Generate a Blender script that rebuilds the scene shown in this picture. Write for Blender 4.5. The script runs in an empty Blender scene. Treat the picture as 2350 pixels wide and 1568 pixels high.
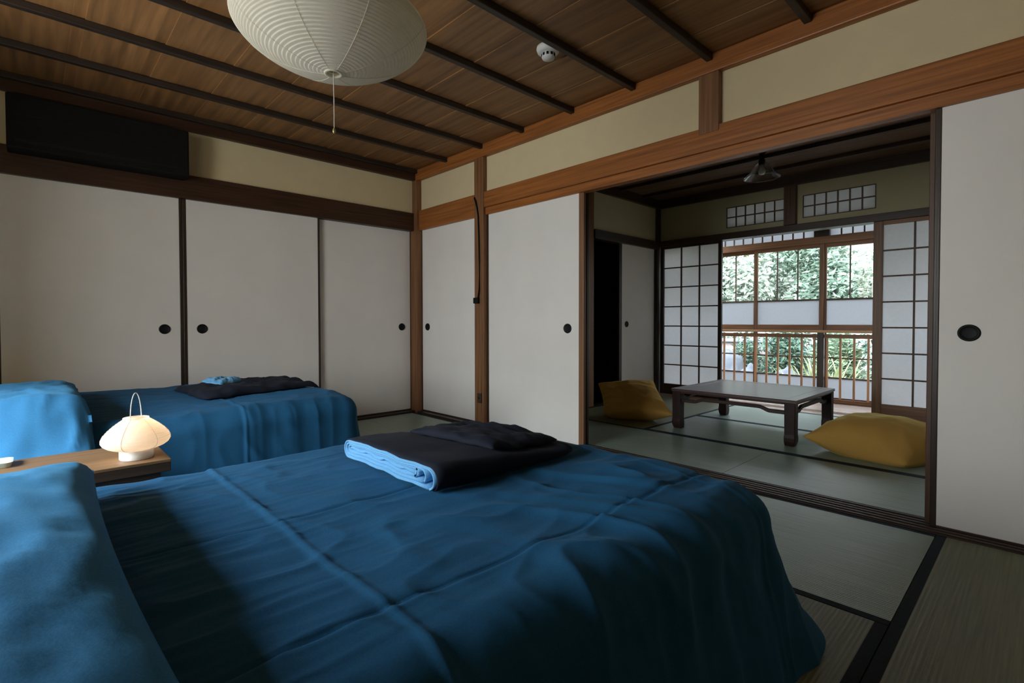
import bpy, bmesh, math, random
from mathutils import Vector, Matrix, noise
R = random.Random(7)
SC = bpy.context.scene
COL = SC.collection
PI = math.pi

# ------------------------------------------------------------------ helpers
def bx(bm, x0, x1, y0, y1, z0, z1):
    v = [bm.verts.new(p) for p in ((x0,y0,z0),(x1,y0,z0),(x1,y1,z0),(x0,y1,z0),(x0,y0,z1),(x1,y0,z1),(x1,y1,z1),(x0,y1,z1))]
    for f in ((3,2,1,0),(4,5,6,7),(0,1,5,4),(1,2,6,5),(2,3,7,6),(3,0,4,7)):
        bm.faces.new([v[i] for i in f])
    return bm

def box(*b):
    bm = bmesh.new()
    if len(b) == 6 and not isinstance(b[0], (tuple, list)):
        b = [b]
    for q in b:
        bx(bm, *q)
    return bm

def origin(o):
    v = Vector((0,0,0))
    while o:
        v += o.location
        o = o.parent
    return v

def obj(name, bm, m, parent=None, smooth=False, bevel=0, base=None):
    """link a bmesh given in world coordinates as ONE mesh object"""
    me = bpy.data.meshes.new(name)
    off = origin(parent) if parent else Vector(base) if base else Vector((0,0,0))
    bmesh.ops.translate(bm, verts=bm.verts, vec=-off)
    bmesh.ops.recalc_face_normals(bm, faces=bm.faces)
    bm.to_mesh(me); bm.free()
    if smooth:
        for p in me.polygons: p.use_smooth = True
    me.materials.append(m)
    o = bpy.data.objects.new(name, me)
    COL.objects.link(o)
    if parent: o.parent = parent
    elif base: o.location = base
    if bevel:
        b = o.modifiers.new('bevel', 'BEVEL'); b.width = bevel; b.segments = 2; b.limit_method = 'ANGLE'
    return o

def tag(o, label, cat, group=None, kind=None):
    if label: o['label'] = label
    if cat: o['category'] = cat
    if group: o['group'] = group
    if kind: o['kind'] = kind
    return o

def thing(name, loc, label, cat, group=None, kind=None):
    o = bpy.data.objects.new(name, None)
    COL.objects.link(o); o.location = loc; o.empty_display_size = .1
    return tag(o, label, cat, group, kind)

def struct(name, bm, m, label, cat, bevel=0, smooth=False):
    return tag(obj(name, bm, m, bevel=bevel, smooth=smooth), label, cat, None, 'structure')

def tube(bm, pts, r, n=8, cap=True):
    rings = []
    pts = [Vector(p) for p in pts]
    rr = r if isinstance(r, (list, tuple)) else [r]*len(pts)
    for i, p in enumerate(pts):
        d = (pts[min(i+1,len(pts)-1)] - pts[max(i-1,0)]).normalized()
        a = d.cross(Vector((0,0,1)))
        if a.length < 1e-3: a = Vector((1,0,0))
        a.normalize(); b = d.cross(a)
        rings.append([bm.verts.new(p + (a*math.cos(2*PI*k/n) + b*math.sin(2*PI*k/n))*rr[i]) for k in range(n)])
    for i in range(len(pts)-1):
        for k in range(n):
            bm.faces.new((rings[i][k], rings[i][(k+1)%n], rings[i+1][(k+1)%n], rings[i+1][k]))
    if cap:
        bm.faces.new(rings[0]); bm.faces.new(rings[-1])
    return bm

def lathe(bm, prof, c, n=48, close=False):
    """prof: list of (r, z) ; c: centre"""
    rings = []
    for r, z in prof:
        rings.append([bm.verts.new((c[0]+r*math.cos(2*PI*k/n), c[1]+r*math.sin(2*PI*k/n), c[2]+z)) for k in range(n)])
    m = len(rings)
    for i in range(m if close else m-1):
        a, b = rings[i], rings[(i+1) % m]
        for k in range(n):
            bm.faces.new((a[k], a[(k+1)%n], b[(k+1)%n], b[k]))
    if not close:
        if prof[0][0] > 1e-4: bm.faces.new(rings[0])
        if prof[-1][0] > 1e-4: bm.faces.new(rings[-1])
    return bm

def fbm(x, y, z=0.0, o=4):
    return noise.fractal(Vector((x, y, z)), 1.0, 2.0, o)

def ridge(v):
    return 1.0 - abs(v)*2

# ------------------------------------------------------------------ materials
def nodes(name):
    m = bpy.data.materials.new(name); m.use_nodes = True
    nt = m.node_tree; nt.nodes.clear()
    return m, nt, nt.nodes, nt.links

def mk(nt, t, **k):
    n = nt.nodes.new(t)
    for a, v in k.items(): setattr(n, a, v)
    return n

def mapping(nt, scale, coord='Object', rot=(0,0,0)):
    tc = mk(nt, 'ShaderNodeTexCoord'); mp = mk(nt, 'ShaderNodeMapping')
    mp.inputs['Scale'].default_value = scale; mp.inputs['Rotation'].default_value = rot
    nt.links.new(tc.outputs[coord], mp.inputs['Vector'])
    return mp.outputs['Vector']

def plain(name, c, rough=.6, var=.12, scale=(6,6,6), bump=0.0, bscale=(120,120,120), metal=0.0, spec=.4, sheen=0.0, detail=4):
    m, nt, N, L = nodes(name)
    out = mk(nt, 'ShaderNodeOutputMaterial'); p = mk(nt, 'ShaderNodeBsdfPrincipled')
    p.inputs['Roughness'].default_value = rough; p.inputs['Metallic'].default_value = metal
    p.inputs['Specular IOR Level'].default_value = spec
    if sheen:
        p.inputs['Sheen Weight'].default_value = sheen; p.inputs['Sheen Roughness'].default_value = .5
    n = mk(nt, 'ShaderNodeTexNoise'); n.inputs['Scale'].default_value = 1; n.inputs['Detail'].default_value = detail
    L.new(mapping(nt, scale), n.inputs['Vector'])
    r = mk(nt, 'ShaderNodeValToRGB')
    r.color_ramp.elements[0].position = .3; r.color_ramp.elements[1].position = .7
    r.color_ramp.elements[0].color = (*[v*(1-var) for v in c], 1)
    r.color_ramp.elements[1].color = (*[min(1, v*(1+var)) for v in c], 1)
    L.new(n.outputs['Fac'], r.inputs['Fac']); L.new(r.outputs['Color'], p.inputs['Base Color'])
    if bump:
        n2 = mk(nt, 'ShaderNodeTexNoise'); n2.inputs['Scale'].default_value = 1; n2.inputs['Detail'].default_value = 3
        L.new(mapping(nt, bscale), n2.inputs['Vector'])
        b = mk(nt, 'ShaderNodeBump'); b.inputs['Strength'].default_value = bump; b.inputs['Distance'].default_value = .003
        L.new(n2.outputs['Fac'], b.inputs['Height']); L.new(b.outputs['Normal'], p.inputs['Normal'])
    L.new(p.outputs['BSDF'], out.inputs['Surface'])
    return m

def wood(name, c, axis='x', rough=.5, var=.35, fine=70, spec=.4):
    s = [fine, fine, fine]; s['xyz'.index(axis)] = 2.0
    return plain(name, c, rough, var, tuple(s), bump=.15, bscale=tuple(v*2 for v in s), spec=spec, detail=6)

def translucent(name, c, t=.5, rough=.9):
    m, nt, N, L = nodes(name)
    out = mk(nt, 'ShaderNodeOutputMaterial'); d = mk(nt, 'ShaderNodeBsdfDiffuse'); tr = mk(nt, 'ShaderNodeBsdfTranslucent')
    mx = mk(nt, 'ShaderNodeMixShader'); mx.inputs[0].default_value = t
    n = mk(nt, 'ShaderNodeTexNoise'); n.inputs['Scale'].default_value = 1; n.inputs['Detail'].default_value = 5
    L.new(mapping(nt, (40,40,40)), n.inputs['Vector'])
    r = mk(nt, 'ShaderNodeValToRGB')
    r.color_ramp.elements[0].color = (*[v*.93 for v in c], 1); r.color_ramp.elements[1].color = (*[min(1,v*1.04) for v in c], 1)
    L.new(n.outputs['Fac'], r.inputs['Fac'])
    L.new(r.outputs['Color'], d.inputs['Color']); L.new(r.outputs['Color'], tr.inputs['Color'])
    L.new(d.outputs[0], mx.inputs[1]); L.new(tr.outputs[0], mx.inputs[2]); L.new(mx.outputs[0], out.inputs['Surface'])
    return m

def glass(name, tint=(.96,.98,.97), k=1.0):
    m, nt, N, L = nodes(name)
    out = mk(nt, 'ShaderNodeOutputMaterial'); t = mk(nt, 'ShaderNodeBsdfTransparent'); g = mk(nt, 'ShaderNodeBsdfGlossy')
    t.inputs['Color'].default_value = (*tint, 1); g.inputs['Roughness'].default_value = .02
    lw = mk(nt, 'ShaderNodeLayerWeight'); lw.inputs['Blend'].default_value = .5
    pw = mk(nt, 'ShaderNodeMath', operation='POWER'); pw.inputs[1].default_value = 5.0
    L.new(lw.outputs['Facing'], pw.inputs[0])
    mu = mk(nt, 'ShaderNodeMath', operation='MULTIPLY_ADD'); mu.inputs[1].default_value = .9*k; mu.inputs[2].default_value = .04*k
    n = mk(nt, 'ShaderNodeTexNoise'); n.inputs['Scale'].default_value = 1
    L.new(mapping(nt, (3,3,3)), n.inputs['Vector'])
    b = mk(nt, 'ShaderNodeBump'); b.inputs['Strength'].default_value = .05; b.inputs['Distance'].default_value = .002
    L.new(n.outputs['Fac'], b.inputs['Height']); L.new(b.outputs['Normal'], g.inputs['Normal'])
    L.new(pw.outputs[0], mu.inputs[0])
    mx = mk(nt, 'ShaderNodeMixShader')
    L.new(mu.outputs[0], mx.inputs[0]); L.new(t.outputs[0], mx.inputs[1]); L.new(g.outputs[0], mx.inputs[2]); L.new(mx.outputs[0], out.inputs['Surface'])
    return m

def tatami(name, c, axis):
    """rush mat: fine ribs run along `axis`"""
    m, nt, N, L = nodes(name)
    out = mk(nt, 'ShaderNodeOutputMaterial'); p = mk(nt, 'ShaderNodeBsdfPrincipled')
    p.inputs['Roughness'].default_value = .36 if axis == 'x' else .42; p.inputs['Specular IOR Level'].default_value = .42
    s = (3, 160, 1) if axis == 'x' else (160, 3, 1)
    n = mk(nt, 'ShaderNodeTexNoise'); n.inputs['Scale'].default_value = 1; n.inputs['Detail'].default_value = 4
    L.new(mapping(nt, s), n.inputs['Vector'])
    r = mk(nt, 'ShaderNodeValToRGB')
    r.color_ramp.elements[0].position = .3; r.color_ramp.elements[1].position = .72
    r.color_ramp.elements[0].color = (*[v*.72 for v in c], 1); r.color_ramp.elements[1].color = (*[v*1.2 for v in c], 1)
    L.new(n.outputs['Fac'], r.inputs['Fac']); L.new(r.outputs['Color'], p.inputs['Base Color'])
    w = mk(nt, 'ShaderNodeTexWave'); w.wave_type = 'BANDS'; w.bands_direction = 'Y' if axis == 'x' else 'X'
    w.inputs['Scale'].default_value = 26; w.inputs['Distortion'].default_value = .4; w.inputs['Detail'].default_value = 1
    L.new(mapping(nt, (1,1,1)), w.inputs['Vector'])
    w2 = mk(nt, 'ShaderNodeTexWave'); w2.wave_type = 'BANDS'; w2.bands_direction = 'X' if axis == 'x' else 'Y'
    w2.inputs['Scale'].default_value = 60; w2.inputs['Distortion'].default_value = .5
    L.new(mapping(nt, (1,1,1)), w2.inputs['Vector'])
    ad = mk(nt, 'ShaderNodeMath', operation='MULTIPLY_ADD'); ad.inputs[1].default_value = .35
    L.new(w2.outputs['Fac'], ad.inputs[0]); L.new(w.outputs['Fac'], ad.inputs[2])
    b = mk(nt, 'ShaderNodeBump'); b.inputs['Strength'].default_value = .22 if axis == 'x' else .45; b.inputs['Distance'].default_value = .002
    L.new(ad.outputs[0], b.inputs['Height']); L.new(b.outputs['Normal'], p.inputs['Normal'])
    L.new(p.outputs['BSDF'], out.inputs['Surface'])
    return m

def fabric(name, c, var=.12, bump=.18, sheen=.25, rough=.85):
    m, nt, N, L = nodes(name)
    out = mk(nt, 'ShaderNodeOutputMaterial'); p = mk(nt, 'ShaderNodeBsdfPrincipled')
    p.inputs['Roughness'].default_value = rough; p.inputs['Specular IOR Level'].default_value = .15
    p.inputs['Sheen Weight'].default_value = sheen; p.inputs['Sheen Roughness'].default_value = .4
    p.inputs['Sheen Tint'].default_value = (*[min(1, v*3+.1) for v in c], 1)
    n = mk(nt, 'ShaderNodeTexNoise'); n.inputs['Scale'].default_value = 1; n.inputs['Detail'].default_value = 5
    L.new(mapping(nt, (300,300,300)), n.inputs['Vector'])
    r = mk(nt, 'ShaderNodeValToRGB')
    r.color_ramp.elements[0].position = .3; r.color_ramp.elements[1].position = .7
    r.color_ramp.elements[0].color = (*[v*(1-var) for v in c], 1); r.color_ramp.elements[1].color = (*[v*(1+var) for v in c], 1)
    L.new(n.outputs['Fac'], r.inputs['Fac']); L.new(r.outputs['Color'], p.inputs['Base Color'])
    n2 = mk(nt, 'ShaderNodeTexNoise'); n2.inputs['Scale'].default_value = 1; n2.inputs['Detail'].default_value = 6; n2.inputs['Roughness'].default_value = .65
    L.new(mapping(nt, (16,9,16)), n2.inputs['Vector'])
    n3 = mk(nt, 'ShaderNodeMath', operation='MULTIPLY_ADD'); n3.inputs[1].default_value = .12
    L.new(n.outputs['Fac'], n3.inputs[0]); L.new(n2.outputs['Fac'], n3.inputs[2])
    b = mk(nt, 'ShaderNodeBump'); b.inputs['Strength'].default_value = bump; b.inputs['Distance'].default_value = .008
    L.new(n3.outputs[0], b.inputs['Height']); L.new(b.outputs['Normal'], p.inputs['Normal'])
    L.new(p.outputs['BSDF'], out.inputs['Surface'])
    return m

def boards(name, c, pitch, rough=.5):
    """ceiling boards laid along x, each board its own tone"""
    m, nt, N, L = nodes(name)
    out = mk(nt, 'ShaderNodeOutputMaterial'); p = mk(nt, 'ShaderNodeBsdfPrincipled')
    p.inputs['Roughness'].default_value = rough
    tc = mk(nt, 'ShaderNodeTexCoord'); sp = mk(nt, 'ShaderNodeSeparateXYZ'); L.new(tc.outputs['Object'], sp.inputs[0])
    dv = mk(nt, 'ShaderNodeMath', operation='DIVIDE'); dv.inputs[1].default_value = pitch; L.new(sp.outputs['Y'], dv.inputs[0])
    fl = mk(nt, 'ShaderNodeMath', operation='FLOOR'); L.new(dv.outputs[0], fl.inputs[0])
    wn = mk(nt, 'ShaderNodeTexWhiteNoise', noise_dimensions='1D'); L.new(fl.outputs[0], wn.inputs['W'])
    mp = mk(nt, 'ShaderNodeMapping'); mp.inputs['Scale'].default_value = (1.6, 26, 26); L.new(tc.outputs['Object'], mp.inputs['Vector'])
    cb = mk(nt, 'ShaderNodeVectorMath', operation='ADD'); L.new(mp.outputs[0], cb.inputs[0])
    cx = mk(nt, 'ShaderNodeCombineXYZ'); L.new(wn.outputs['Value'], cx.inputs['X']); 
    m10 = mk(nt, 'ShaderNodeMath', operation='MULTIPLY'); m10.inputs[1].default_value = 37; L.new(wn.outputs['Value'], m10.inputs[0]); L.new(m10.outputs[0], cx.inputs['Z'])
    L.new(cx.outputs[0], cb.inputs[1])
    n = mk(nt, 'ShaderNodeTexNoise'); n.inputs['Scale'].default_value = 1; n.inputs['Detail'].default_value = 6; L.new(cb.outputs[0], n.inputs['Vector'])
    r = mk(nt, 'ShaderNodeValToRGB'); r.color_ramp.elements[0].position = .32; r.color_ramp.elements[1].position = .7
    r.color_ramp.elements[0].color = (*[v*.62 for v in c], 1); r.color_ramp.elements[1].color = (*[v*1.25 for v in c], 1)
    L.new(n.outputs['Fac'], r.inputs['Fac'])
    hv = mk(nt, 'ShaderNodeHueSaturation'); L.new(r.outputs['Color'], hv.inputs['Color'])
    mr = mk(nt, 'ShaderNodeMapRange'); mr.inputs['To Min'].default_value = .75; mr.inputs['To Max'].default_value = 1.2
    L.new(wn.outputs['Value'], mr.inputs['Value']); L.new(mr.outputs[0], hv.inputs['Value'])
    L.new(hv.outputs[0], p.inputs['Base Color']); L.new(p.outputs[0], out.inputs['Surface'])
    return m

M = dict(
    paper=plain('fusuma_paper', (.785,.762,.738), .85, .03, (3,3,3), bump=.12, bscale=(400,400,60), spec=.2),
    plaster=plain('beige_plaster', (.65,.545,.345), .95, .025, (9,9,9), bump=.25, bscale=(220,220,220), spec=.1),
    plaster2=plain('green_plaster', (.46,.42,.27), .95, .025, (9,9,9), bump=.25, bscale=(220,220,220), spec=.1),
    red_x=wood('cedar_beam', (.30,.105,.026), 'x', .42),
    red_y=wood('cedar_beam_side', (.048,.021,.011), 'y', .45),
    post=wood('cedar_post', (.20,.090,.038), 'z', .45),
    dark_post=wood('shaded_dark_post', (.085,.040,.022), 'z', .45),  # dark tone puts the shade on the transom post into the colour
    rail=wood('railing_wood', (.50,.29,.15), 'x', .4),
    rail_z=wood('baluster_wood', (.48,.25,.12), 'z', .4),
    dark_z=wood('black_lacquer_stile', (.035,.022,.015), 'z', .35),
    dark_x=wood('dark_rail', (.045,.026,.017), 'x', .4),
    dark_y=wood('dark_rail_side', (.035,.022,.016), 'y', .4),
    batten=wood('dark_batten', (.028,.018,.013), 'y', .5),
    brown_z=wood('brown_stile', (.20,.10,.05), 'z', .45),
    brown_x=wood('brown_rail', (.22,.105,.05), 'x', .45),
    lattice=wood('lattice_wood', (.10,.062,.04), 'z', .55),
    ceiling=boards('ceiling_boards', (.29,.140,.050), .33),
    ceiling2=boards('dark_ceiling_boards', (.11,.058,.027), .33),  # darker copy of the bedroom boards for the second room
    engawa=wood('veranda_boards', (.60,.47,.40), 'x', .2, .2, 40),
    pull=plain('black_metal', (.008,.008,.009), .55, .2, (60,60,60), spec=.2),
    black=plain('black_plastic', (.007,.007,.007), .7, .15, (30,30,30), spec=.15),
    shoji=translucent('shoji_paper', (.84,.85,.865), .58),
    frost=translucent('frosted_glass', (.44,.45,.46), .85),
    glass=glass('clear_glass'),
    lampglass=glass('lamp_glass', (.97,.98,.975), 1.6),
    border=plain('mat_border_cloth', (.012,.019,.030), .8, .2, (60,60,60), spec=.2),
    tat_x=tatami('rush_mat_x', (.27,.355,.30), 'x'),  # cool light tone: sheen and window light on these mats put in
    tat_y=tatami('rush_mat_y', (.165,.172,.098), 'y'),  # yellowish own tone; the dim light on these mats is put in too
    duvet=fabric('blue_duvet', (.0125,.082,.178), sheen=.12),
    pillow=fabric('lit_blue_pillowcase', (.036,.178,.365), sheen=.15),  # same cloth as the duvet, lighter with window light put in
    garment=fabric('navy_cotton', (.010,.013,.022), sheen=.1),
    garment_in=fabric('lit_pale_blue_cotton', (.14,.36,.62)),  # paler inside of the cloth, with window light on the end put into it
    mustard=fabric('mustard_velvet', (.52,.30,.075), .08, .15, .25),
    table=wood('rosewood_lit_top', (.070,.036,.031), 'x', .30, .3, 50, .6),  # lighter than legs and sides: light falling on the top is put in
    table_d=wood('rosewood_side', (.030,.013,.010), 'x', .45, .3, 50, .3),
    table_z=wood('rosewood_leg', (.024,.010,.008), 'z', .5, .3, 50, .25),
    bench=wood('oak_bench', (.20,.115,.055), 'y', .5, .25, 60),
    bench_edge=wood('bench_edge', (.05,.03,.018), 'y', .5, .25, 60),
    white=plain('white_plastic', (.72,.72,.70), .45, .03),
    washi=translucent('lantern_paper', (.82,.78,.67), .45),
    lampshade=translucent('lamp_paper', (.93,.86,.77), .62),
    brass=plain('brass_ring', (.30,.24,.10), .4, .15, (30,30,30), metal=.6),
    cordw=plain('pull_cord', (.55,.50,.43), .8, .1),
    bulb=plain('bulb_glass', (.7,.7,.68), .15, .02),
    leaf=None, ground=plain('garden_soil', (.04,.04,.034), .95, .3, (3,3,3)),
    gravel=plain('pale_gravel', (.62,.58,.56), .95, .12, (30,30,30), bump=.5),
    rock=plain('grey_rock', (.016,.019,.024), .9, .35, (5,5,5), bump=.6, bscale=(18,18,18)),
    bark=plain('bark', (.10,.105,.11), .95, .3, (9,9,30), bump=.5, bscale=(40,40,15)),
    gwall=plain('pale_wall', (.062,.052,.052), .9, .06, (4,4,4)),
    tile=plain('slate_tile', (.05,.055,.065), .6, .2, (8,8,8)),
    tray=plain('celadon_glaze', (.50,.60,.55), .22, .05, (15,15,15), spec=.6),
    walld=plain('unlit_corridor', (.05,.05,.05), .9, .1),
)
def leafmat(name, c):
    m, nt, N, L = nodes(name)
    out = mk(nt, 'ShaderNodeOutputMaterial'); d = mk(nt, 'ShaderNodeBsdfDiffuse'); t = mk(nt, 'ShaderNodeBsdfTranslucent'); mx = mk(nt, 'ShaderNodeMixShader')
    mx.inputs[0].default_value = .35
    n = mk(nt, 'ShaderNodeTexNoise'); n.inputs['Scale'].default_value = 1; L.new(mapping(nt, (5,5,5)), n.inputs['Vector'])
    r = mk(nt, 'ShaderNodeValToRGB'); r.color_ramp.elements[0].position = .35; r.color_ramp.elements[1].position = .65
    r.color_ramp.elements[0].color = (*[v*.75 for v in c], 1); r.color_ramp.elements[1].color = (*[min(1,v*1.25) for v in c], 1)
    L.new(n.outputs['Fac'], r.inputs['Fac']); L.new(r.outputs[0], d.inputs[0]); L.new(r.outputs[0], t.inputs[0])
    L.new(d.outputs[0], mx.inputs[1]); L.new(t.outputs[0], mx.inputs[2]); L.new(mx.outputs[0], out.inputs[0])
    return m
LEAF = [leafmat('leaf_green', (.135,.185,.14)), leafmat('leaf_pale', (.21,.25,.20)), leafmat('leaf_deep', (.085,.13,.10)), leafmat('leaf_yellow', (.26,.28,.17)), leafmat('leaf_shrub', (.040,.066,.048)), leafmat('leaf_shrub_light', (.075,.105,.065)), leafmat('leaf_blade', (.13,.15,.075))]

# ------------------------------------------------------------------ setting: floor, walls, ceiling
XR = 4.95          # right wall
YB = -4.7          # back wall, with the window that lights this room
ZC = 2.372
struct('floor', box(-.1, XR+.1, YB-.1, 2.70, -.14, -.012), M['dark_x'], 'wooden subfloor under the rush mats of both rooms', 'floor')
bm = bmesh.new()
for k in range(8):
    y0 = 2.925 + k*.104
    bx(bm, .3, 4.95, y0, y0+.1025, -.08, -.012)
struct('floor', bm, M['engawa'], 'pale polished board floor of the veranda behind the paper screens', 'floor', bevel=.001)

# opening wall between the two rooms (y = 0)
struct('wall_north', box((0,.94,0,.09,1.96,2.40),(1.06,2.936,0,.09,1.96,2.40),(2.936,3.054,0,.09,1.96,2.4),(3.054,XR,0,.09,1.96,2.40),(-.1,.98,.05,.09,-.01,1.96)), M['plaster'],
       'beige plaster wall strip above the wide opening to the second room', 'wall')
struct('wall_left', box((-.1,0,YB,0,1.955,2.40),(-.14,-.1,YB,.09,-.01,2.40)), M['plaster'], 'shaded beige plaster strip above the closet doors', 'wall')
struct('wall_right', box(XR, XR+.1, YB, 3.9, -.01, 2.4), M['plaster'], 'plaster wall to the right of both rooms outside the view', 'wall')
# back wall with a window opening and added unseen stubs that shade the room
WX0, WX1, WZ0, WZ1 = 1.31, 3.12, .55, 1.95
struct('wall_back', box((-.1,WX0,YB-.1,YB,-.01,2.4),(-.1,1.27,YB,-3.64,-.01,2.4),(3.22,XR+.1,YB,-3.64,-.01,2.4),(WX1,XR+.1,YB-.1,YB,-.01,2.4),(WX0,WX1,YB-.1,YB,-.01,WZ0),(WX0,WX1,YB-.1,YB,WZ1,2.4)), M['plaster'],
       'plaster wall with the window behind the camera and added light-blocking stubs', 'wall')
w = thing('window_1', (WX0,YB,WZ0), 'wide window in the wall behind the camera', 'window', kind='structure')
obj('frame', box((WX0,WX0+.04,YB-.07,YB-.03,WZ0,WZ1),(WX1-.04,WX1,YB-.07,YB-.03,WZ0,WZ1),(WX0,WX1,YB-.07,YB-.03,WZ0,WZ0+.04),(WX0,WX1,YB-.07,YB-.03,WZ1-.04,WZ1)), M['brown_x'], w)
obj('pane', box(WX0+.04, WX1-.04, YB-.052, YB-.048, WZ0+.04, WZ1-.04), M['glass'], w)

# ceiling of the main room
ce = thing('ceiling', (0,0,ZC), 'dark cedar board ceiling of the bedroom with thin battens', 'ceiling', kind='structure')
bm = bmesh.new()
y = .05; k = 0
while y > YB:
    # each board laps over the next by a few millimetres
    v = [bm.verts.new(p) for p in ((-.1,y,ZC+.006),(XR+.1,y,ZC+.006),(XR+.1,y-.33,ZC),(-.1,y-.33,ZC),(-.1,y,ZC+.03),(XR+.1,y,ZC+.03),(XR+.1,y-.33,ZC+.03),(-.1,y-.33,ZC+.03))]
    for f in ((3,2,1,0),(4,5,6,7),(0,1,5,4),(1,2,6,5),(2,3,7,6),(3,0,4,7)): bm.faces.new([v[i] for i in f])
    y -= .33
obj('boards', bm, M['ceiling'], ce)
for i in range(10):
    x = .06 + .49*i
    obj('batten', box(x-.018, x+.018, YB, -.04, 2.336, 2.373), M['batten'], ce, bevel=.004)

# coves, posts, beams of the main room
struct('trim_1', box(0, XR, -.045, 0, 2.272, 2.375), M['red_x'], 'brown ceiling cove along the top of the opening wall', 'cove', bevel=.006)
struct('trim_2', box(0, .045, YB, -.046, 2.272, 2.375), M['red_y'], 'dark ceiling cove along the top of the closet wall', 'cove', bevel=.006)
struct('trim_3', box(-.09, .078, -.055, .09, -.012, 2.272), M['post'], 'square wooden post in the corner between closet and opening wall', 'post', bevel=.003)
struct('trim_4', box(.94, 1.058, -.04, .09, -.012, 2.272), M['post'], 'square wooden post carrying the black cord and switch', 'post', bevel=.004)
struct('trim_5', box(2.936, 3.052, -.042, 0, 1.945, 2.272), M['post'], 'short hanging post above the long beam in the bedroom', 'post', bevel=.004)
struct('trim_6', box(.0785, .9395, -.032, .09, 1.786, 1.977), M['red_x'], 'short brown lintel above the narrow corner door', 'beam', bevel=.004)
struct('trim_7', box(1.0585, XR, -.036, 0, 1.848, 1.979), M['red_x'], 'long reddish beam across the opening below the plaster', 'beam', bevel=.004)
struct('trim_8', box((1.0585,XR,-.016,.034,1.79,1.8475),(1.0585,XR,.034,.04,1.815,1.8475),(1.0585,XR,.04,.044,1.79,1.8475),(1.0585,XR,.044,.09,1.815,1.96)), M['red_x'], 'grooved door head rail under the long reddish beam', 'beam', bevel=.002)
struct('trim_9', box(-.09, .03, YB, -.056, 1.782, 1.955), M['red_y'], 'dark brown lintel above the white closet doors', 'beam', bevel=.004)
# thresholds
bm = box(.98, XR, -.075, .095, -.012, .004)
for yy in (-.066, -.03, .006, .04, .078):
    bx(bm, .98, XR, yy, yy+.009, .004, .010)
struct('trim_10', bm, M['dark_x'], 'grooved wooden threshold across the opening between the rooms', 'threshold', bevel=.001)
struct('trim_11', box(.079, .939, -.06, .05, -.012, .014), M['dark_x'], 'dark floor rail under the narrow corner door', 'threshold', bevel=.002)
struct('trim_12', box(-.09, .035, YB, -.056, -.012, .014), M['dark_y'], 'dark floor rail along the foot of the closet doors', 'threshold', bevel=.002)

# ------------------------------------------------------------------ sliding doors (fusuma)
def pull(parent, c, axis, r=.035, out=1):
    """round recessed finger pull: dished disc with a raised rim"""
    prof = [(0,.002),(r*.55,.002),(r*.72,.0035),(r*.80,.006),(r*.95,.006),(r,.002),(r,-.003),(0,-.003)]
    b = bmesh.new()
    lathe(b, [(max(q[0],1e-5), q[1]) for q in prof], (0,0,0), 32)
    rot = Matrix.Rotation(PI/2*out, 4, 'Y') if axis == 'x' else Matrix.Rotation(PI/2*out, 4, 'X')
    bmesh.ops.scale(b, verts=b.verts, vec=(1.05 if axis == 'y' else 1, 1, 1))
    bmesh.ops.transform(b, matrix=Matrix.Translation(c) @ rot, verts=b.verts)
    return obj('finger_pull', b, M['pull'], parent, smooth=True)

def fusuma(n, axis, a0, a1, face, z0, z1, label, hp=None, sl=.02, sr=.02, lm='dark_z', rm='dark_z', th=.028, hz=.841, paper=None):
    """axis 'x': door lies along x, front at y=face looking to -y; axis 'y': along y, front at x=face looking to +x"""
    base = (a0, face, z0) if axis == 'x' else (face, a0, z0)
    d = thing('door_%d' % n, base, label, 'sliding door', kind='structure')
    def B(u0, u1, w0, w1, q0, q1):
        return (u0, u1, face+w0, face+w1, q0, q1) if axis == 'x' else (face-w1, face-w0, u0, u1, q0, q1)
    obj('paper_panel', box(*B(a0+sl, a1-sr, .003, th, z0+.012, z1)), paper or M['paper'], d)
    f = [B(a0+sl, a1-sr, 0, th, z0, z0+.012)]
    obj('bottom_rail', box(*f), M['dark_x' if axis == 'x' else 'dark_y'], d, bevel=.002)
    obj('stile', box(*B(a0, a0+sl, 0, th, z0, z1)), M[lm], d, bevel=.003)
    obj('stile', box(*B(a1-sr, a1, 0, th, z0, z1)), M[rm], d, bevel=.003)
    if hp is not None:
        c = (hp, face+.003, hz) if axis == 'x' else (face-.003, hp, hz)
        pull(d, c, 'y' if axis == 'x' else 'x')
    return d

fusuma(1, 'y', -2.96, -1.997, .0, .014, 1.782, 'white closet door at the left edge beside the black doubled stile', -2.114, sr=.022)
fusuma(2, 'y', -1.996, -.985, .0, .014, 1.782, 'wide white closet door in the middle of the closet wall', -1.880, sl=.022, sr=.018)
fusuma(3, 'y', -1.03, -.056, -.036, .014, 1.782, 'white closet door set back next to the corner post', -.157, sr=.006)
fusuma(4, 'y', -3.95, -2.93, -.036, .014, 1.782, 'white closet door outside the view past the left edge', None)
fusuma(5, 'x', .080, .938, 0, .014, 1.786, 'narrow white door between corner post and corded post', .173, sl=.008, sr=.008)
fusuma(6, 'x', 1.06, 2.086, 0, .004, 1.79, 'bright white door standing left of the opening', 1.939, sl=.018, sr=.044, rm='brown_z')
fusuma(7, 'x', 1.10, 2.075, .05, .004, 1.815, 'second door slid behind the bright white door', None, th=.026)
fusuma(8, 'x', 3.968, 4.94, 0, .004, 1.79, 'bluish white door to the right of the opening', 4.085, sl=.022, lm='dark_z')
fusuma(9, 'x', 3.945, 4.92, .05, .004, 1.815, 'second door slid behind the door right of the opening', None, th=.026, lm='dark_post')

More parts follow.
